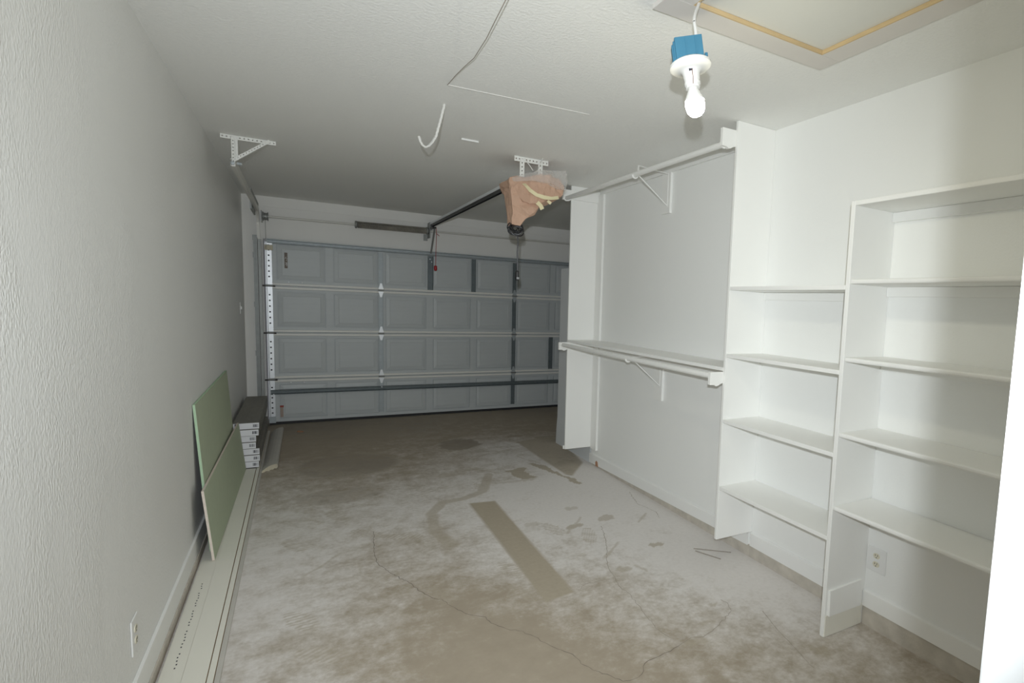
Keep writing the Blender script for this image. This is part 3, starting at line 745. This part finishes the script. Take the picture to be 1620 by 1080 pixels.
# ------------------------------------------------------------------ shelving
T = .021
def shelf(parent, y0, y1, ztop, nosing=.003, xf=XF):
    return MB().box(xf, XR-.0008, y0, y1, ztop-T, ztop).build('shelf', 'shelf_paint', parent, bevel=nosing)
def cleat(parent, y0, y1, z0, z1):
    return MB().box(XR-.018, XR-.0008, y0, y1, z0, z1).build('back_cleat', 'shelf_paint', parent, bevel=.001)
nb = thing('narrow_shelf_bay', (2.24, 2.12, 0), 'narrow white built-in bay of four shelves beside the closet rods', 'shelving')
MB().box(XF, XR-.0008, 2.512, 2.532, .164, H-.0008).build('side_panel', 'shelf_paint', nb, bevel=.002)
for z in (1.667, 1.281, .895, .494):
    shelf(nb, 1.7105, 2.5115, z, .002); cleat(nb, 1.711, 2.511, z-T-.045, z-T-.0008)
wb_ = thing('wide_shelf_bay', (2.24, 1.0, 0), 'wide white built-in bay of five shelves nearest the doorway', 'shelving')
MB().box(XF, XR-.0008, 1.688, 1.710, 0.001, 2.037).build('divider_panel', 'shelf_paint', wb_, bevel=.002)
for z in (2.037, 1.693, 1.343, .995, .647):
    shelf(wb_, YN+.001, 1.6875, z, .007 if z < 1.9 else .003); cleat(wb_, YN+.001, 1.687, z-T-.045, z-T-.0008)
bp_ = MB().hexa([(2.115,1.672,.108),(2.345,1.672,.108),(2.345,1.6878,.108),(2.115,1.6878,.108),(2.115,1.676,.232),(2.345,1.676,.240),(2.345,1.6878,.240),(2.115,1.6878,.232)])
bp_.build('base_block', 'shelf_paint', wb_, bevel=.001)
MB().box(2.104, 2.37, 1.684, 1.6878, .002, .107).build('kick_strip', 'primed_trim', wb_)

cl = thing('closet_bay', (2.24, 3.65, 0), 'white closet bay with one long shelf and tall far side panel', 'closet')
MB().box(XF, XR-.0008, 4.772, 4.790, .168, H-.001).build('side_panel', 'shelf_paint', cl, bevel=.002)
MB().box(XF, XR-.0008, 2.5328, 4.7715, 1.178, 1.199).build('shelf', 'shelf_paint', cl, bevel=.002)
cleat(cl, 2.533, 4.65, 2.532, H-.001)
cleat(cl, 2.533, 4.65, 1.10, 1.1775)
MB().box(XR-.022, XR-.0008, 4.655, 4.7715, .155, 2.53).build('corner_batten', 'shelf_paint', cl, bevel=.002)
MB().box(2.09, 2.12, 4.7915, 4.80, .168, .2).build('panel_foot', 'shelf_paint', cl)
MB().prism([(4.605, .012), (4.655, .010), (4.660, .045), (4.645, .062), (4.618, .055)], 'x', XR-.0175, XR-.0145).build('rusty_notch', 'wood_chip', cl)

def closet_rod(zr, za, zb, zbl, lab):
    rd = thing('closet_rod', (2.04, 3.6, zr), lab, 'rod', 'closet rods on the white partition')
    MB().tube([(2.04, 4.770, zr+.006), (2.04, 2.5335, zr)], .0175, 16).build('rod', 'shelf_paint', rd, smooth=True)
    # side cleats that stick out past the panels, with scalloped underside
    def scallop(y0, y1, zt, zb_):
        pl = [(2.008, zt), (XR-.0228, zt), (XR-.0228, zb_+.012), (2.11, zb_+.012), (2.085, zb_+.004), (2.072, zb_-.004), (2.055, zb_-.008), (2.04, zb_), (2.008, zb_+.002)]
        return MB().prism(pl, 'y', y0, y1).build('end_cleat', 'shelf_paint', rd)
    scallop(2.5325, 2.552, za, zb); scallop(4.752, 4.7718, za+.004, zb+.010)
    MB().lathe((2.04, 4.7515, zr+.006), (0, -1, 0), [(.019, 0), (.025, .001), (.025, .010), (.0185, .012)], 16).build('rod_socket', 'shelf_paint', rd, smooth=True)
    MB().lathe((2.04, 2.5525, zr), (0, 1, 0), [(.019, 0), (.025, .001), (.025, .010), (.0185, .012)], 16).build('rod_socket', 'shelf_paint', rd, smooth=True)
    yb = 3.60
    MB().box(XR-.020, XR-.0008, yb-.03, yb+.085, zbl, za-.004 if zr > 2 else 1.0985).build('backing_board', 'shelf_paint', rd, bevel=.001)
    br = MB()
    br.bar((XR-.022, yb+.01, za-.01), (XR-.022, yb+.01, za-.25), .022, .003, (0, 1, 0))
    br.bar((XR-.022, yb+.01, za-.012), (2.06, yb-.06, za-.012), .018, .003, (0, 1, 0))
    br.bar((XR-.024, yb+.01, za-.24), (2.065, yb-.06, zr+.004), .008, .006, (0, 1, 0))
    br.bar((2.066, yb-.06, za-.012), (2.062, yb-.06, zr-.01), .016, .003, (0, 1, 0))
    hk = [(2.04+.022*math.cos(t), yb-.06, zr+.022*math.sin(t)) for t in [math.pi*(1+i/8) for i in range(9)]]
    br.tube(hk, .006, 6)
    br.build('rod_bracket', 'shelf_paint', rd)
    return rd
closet_rod(2.455, 2.535, 2.437, 2.235, 'upper white closet rod just below the ceiling')
closet_rod(1.148, 1.173, 1.098, .812, 'lower white closet rod under the long closet shelf')

# ------------------------------------------------------------------ outlets and switch
def outlet(x, y0, y1, z0, z1, sgn, lab):
    t = thing('wall_outlet', (x, (y0+y1)/2, (z0+z1)/2), lab, 'outlet')
    def bxx(d0, d1, a0, a1, b0, b1): return MB().box(min(x+sgn*d0, x+sgn*d1), max(x+sgn*d0, x+sgn*d1), a0, a1, b0, b1)
    bxx(.0008, .006, y0, y1, z0, z1).build('cover_plate', 'plate_white', t, bevel=.002)
    yc, zc = (y0+y1)/2, (z0+z1)/2
    for dz in (-.021, .021):
        pl = [(yc+.017*math.cos(a)*1.05, zc+dz+.0145*max(-.9, min(.9, math.sin(a)))) for a in [i*2*math.pi/20 for i in range(20)]]
        lo, hi = sorted((x+sgn*.006, x+sgn*.0085))
        rcp = MB().prism(pl, 'x', lo, hi).build('receptacle', 'ivory_plastic', t)
        lo, hi = sorted((x+sgn*.0085, x+sgn*.0092))
        sl = MB()
        for dy in (-.006, .006): sl.box(lo, hi, yc+dy-.0011, yc+dy+.0011, zc+dz-.001, zc+dz+.008)
        sl.lathe((lo, yc, zc+dz-.008), (1, 0, 0), [(.0026, 0), (.0026, hi-lo)], 8)
        sl.build('outlet_slot', 'ink_dark', rcp)
outlet(XR, 1.580, 1.682, .289, .411, -1, 'white wall outlet with ivory sockets under the lowest wide shelf')
outlet(XL, 2.490, 2.578, .243, .370, 1, 'white wall outlet low on the textured wall near the trim boards')
t = thing('wall_switch', (XL, 7.15, 1.35), 'small white switch plate on the textured wall near the garage door', 'switch')
MB().box(XL+.0008, XL+.007, 7.11, 7.20, 1.29, 1.41).build('cover_plate', 'plate_white', t, bevel=.002)
MB().box(XL+.007, XL+.016, 7.147, 7.163, 1.335, 1.365).build('toggle', 'plate_white', t)

# ------------------------------------------------------------------ drywall sheets leaning on the left wall
def sheet(y0, y1, xb, xt, zb, zt, lab, thick=.0127, green_edge=False):
    # xb, xt: (near, far) x of the back face at the bottom and top edges
    t = thing('drywall_sheet', ((xb[0]+xt[1])/2, (y0+y1)/2, zb), lab, 'drywall', 'green drywall offcuts on the left wall')
    def slab(o0, o1, e=0.0):
        P = []
        for lev in (0, 1):
            for (oo, k) in ((o0, 0), (o1, 0), (o1, 1), (o0, 1)):
                d = Vector((xt[k]-xb[k], 0, zt-zb)); n = Vector((d.z, 0, -d.x)).normalized()
                q = (Vector((xb[k], 0, zb)) if lev == 0 else Vector((xt[k], 0, zt)))+d.normalized()*e*(1-2*lev)+n*oo
                P.append((q.x, (y0+e, y1-e)[k], q.z))
        return MB().hexa(P)
    slab(.0006, thick-.0006).build('board_core', 'gypsum_edge_green' if green_edge else 'gypsum_core', t)
    slab(thick-.0006, thick, .0002).build('face_paper', 'gypsum_green', t)
    slab(0, .0006, .0002).build('back_paper', 'carton_grey', t)
    return t
sheet(3.955, 5.58, (-.470, -.470), (-.5225, -.5225), .0225, .885, 'tall green drywall sheet leaning directly on the textured wall', green_edge=True)
sheet(3.81, 5.715, (-.443, -.425), (-.4805, -.466), .0225, .425, 'short green drywall sheet leaning against the taller sheet')

# ------------------------------------------------------------------ trim boards on the floor
def plank(name, x0, x1, y0, y1, z0, z1, lab, m_='primed_trim', groove=None, skew=0.0, edge=True):
    t = thing(name, ((x0+x1)/2, (y0+y1)/2, z0), lab, 'trim board', 'primed trim boards along the left wall')
    k = skew
    def hx(a, b, c, d): return MB().hexa([(a,y0,c),(b,y0,c),(b+k,y1,c),(a+k,y1,c),(a,y0,d),(b,y0,d),(b+k,y1,d),(a+k,y1,d)])
    hx(x0, x1, z0, z1-.0025).build('core', 'mdf_brown' if edge else m_, t)
    hx(x0, x1-.0006, z1-.0025, z1).build('primed_face', m_, t)
    return t
pa = plank('trim_board', -.492, -.417, 1.6, 5.70, .0, .018, 'wide primed board nearest the textured wall with dotted ink marks', skew=-.006)
mb = MB()
for i in range(30):
    y = 2.76+.77*i/29; x = -.4535+.002*math.sin(i*1.7)
    if i % 7 == 5: continue
    mb.box(x-.0024, x+.0024, y-.0045, y+.0045, .0180, .0184)
mb.build('ink_marks', 'ink_dark', pa)
plank('trim_board', -.4155, -.335, 1.6, 5.72, .0, .0215, 'wide primed board beside the dotted one under the cartons', skew=-.008)
plank('trim_board', -.3335, -.312, 1.6, 7.25, .0, .016, 'narrow primed strip with brown edge beside the wide boards', skew=-.008)
plank('trim_board', -.3105, -.292, 1.6, 7.3, .0, .010, 'thinnest primed strip at the edge of the bare concrete', skew=-.008, m_='primed_trim_dusty', edge=False)
# moulded casing offcut near the garage door
prof = []
for (u, v) in [(0, 0), (.012, .018), (.03, .030), (.05, .040), (.075, .046), (.095, .046), (.112, .044), (.118, .030), (.118, .012), (.108, .004), (.095, .010), (.085, .002), (.07, .008), (.055, .0), (.04, .006), (.02, .0)]:
    prof.append((u, v))
cm = thing('moulding_offcut', (-.235, 6.4, 0), 'short dusty length of profiled moulding with cream cut ends', 'moulding')
y0, y1 = 5.62, 7.18
n = len(prof)
vs = [(-.305+u, y0+.10*(u/.118), v) for u, v in prof]+[(-.292+u, y1+.10*(u/.118), v) for u, v in prof]
MB().add(vs, [(i, (i+1) % n, n+(i+1) % n, n+i) for i in range(n)]).build('moulding_face', 'primed_trim_dusty', cm)
for s_, yy, xx in ((-1, y0, -.305), (1, y1, -.292)):
    vs = [(xx+u, yy+.10*(u/.118)+s_*.0008, v) for u, v in prof]+[(xx+u, yy+.10*(u/.118)+s_*.004, v) for u, v in prof]
    MB().add(vs, [tuple(range(n-1, -1, -1)), tuple(range(n, 2*n))]+[(i, (i+1) % n, n+(i+1) % n, n+i) for i in range(n)]).build('cut_end', 'trim_cut', cm)

# ------------------------------------------------------------------ flooring cartons
ords = ['bottom', 'second from the bottom', 'third from the bottom', 'middle', 'third from the top', 'second from the top', 'top']
zc = .0222
offs = [.0, .008, .006, -.018, -.016, .004, .008]
for i in range(7):
    hgt = .0555
    x1 = -.322+offs[i]; x0 = x1-.183; y0 = 5.735+random.uniform(0, .02); y1 = y0+1.46
    lab = f'white flooring carton, {ords[i]} of the stack behind the drywall' if i < 6 else 'grey-topped flooring carton on top of the stack'
    t = thing('flooring_carton', ((x0+x1)/2, (y0+y1)/2, zc), lab, 'carton', 'flooring cartons by the left wall')
    MB().box(x0, x1, y0, y1, zc, zc+hgt-.001).build('carton_body', 'carton_grey', t, bevel=.001)
    MB().box(x0+.001, x1-.001, y0-.0012, y0-.0002, zc+.002, zc+hgt-.003).build('end_label', 'carton_white', t)
    mb = MB()
    bx0 = x1-.045
    for j in range(6):
        wj = random.choice((.002, .003, .004)); mb.box(bx0+j*.005, bx0+j*.005+wj, y0-.0018, y0-.0012, zc+.016, zc+.040)
    mb.build('barcode', 'ink_dark', t)
    mb = MB()
    for j in range(3): mb.box(x1-.014, x1-.006, y0-.0018, y0-.0012, zc+.016+j*.009, zc+.021+j*.009)
    mb.build('label_print', 'ink_grey', t)
    if i >= 5:
        MB().box(x0+.012, x0+.042, y0-.002, y0-.0012, zc+.008+.015*(i == 6), zc+hgt-.006).build('brand_panel', 'ink_dark', t)
    zc += hgt+.0004

# ------------------------------------------------------------------ small debris
MB().hexa([(-.05,7.16,.0005),(.005,7.13,.0005),(.012,7.15,.0005),(-.045,7.185,.0005),(-.05,7.16,.012),(.005,7.13,.012),(.012,7.15,.012),(-.045,7.185,.012)]).build('wood_chip', 'wood_chip', bevel=.001, label='small reddish wood chip on the concrete near the garage door', cat='chip')
MB().bar((2.128,2.764,.003), (2.31,2.61,.003), .004, .004, (.6, .8, 0)).build('wood_splinter', 'wire_brown', label='longer of two thin splinters on the floor by the narrow shelf bay', cat='splinter')
MB().bar((2.118,2.73,.003), (2.19,2.565,.003), .005, .004, (.8, .6, 0)).build('wood_splinter', 'wire_brown', label='shorter of two thin splinters on the floor by the narrow shelf bay', cat='splinter')
bpy.context.view_layer.update()
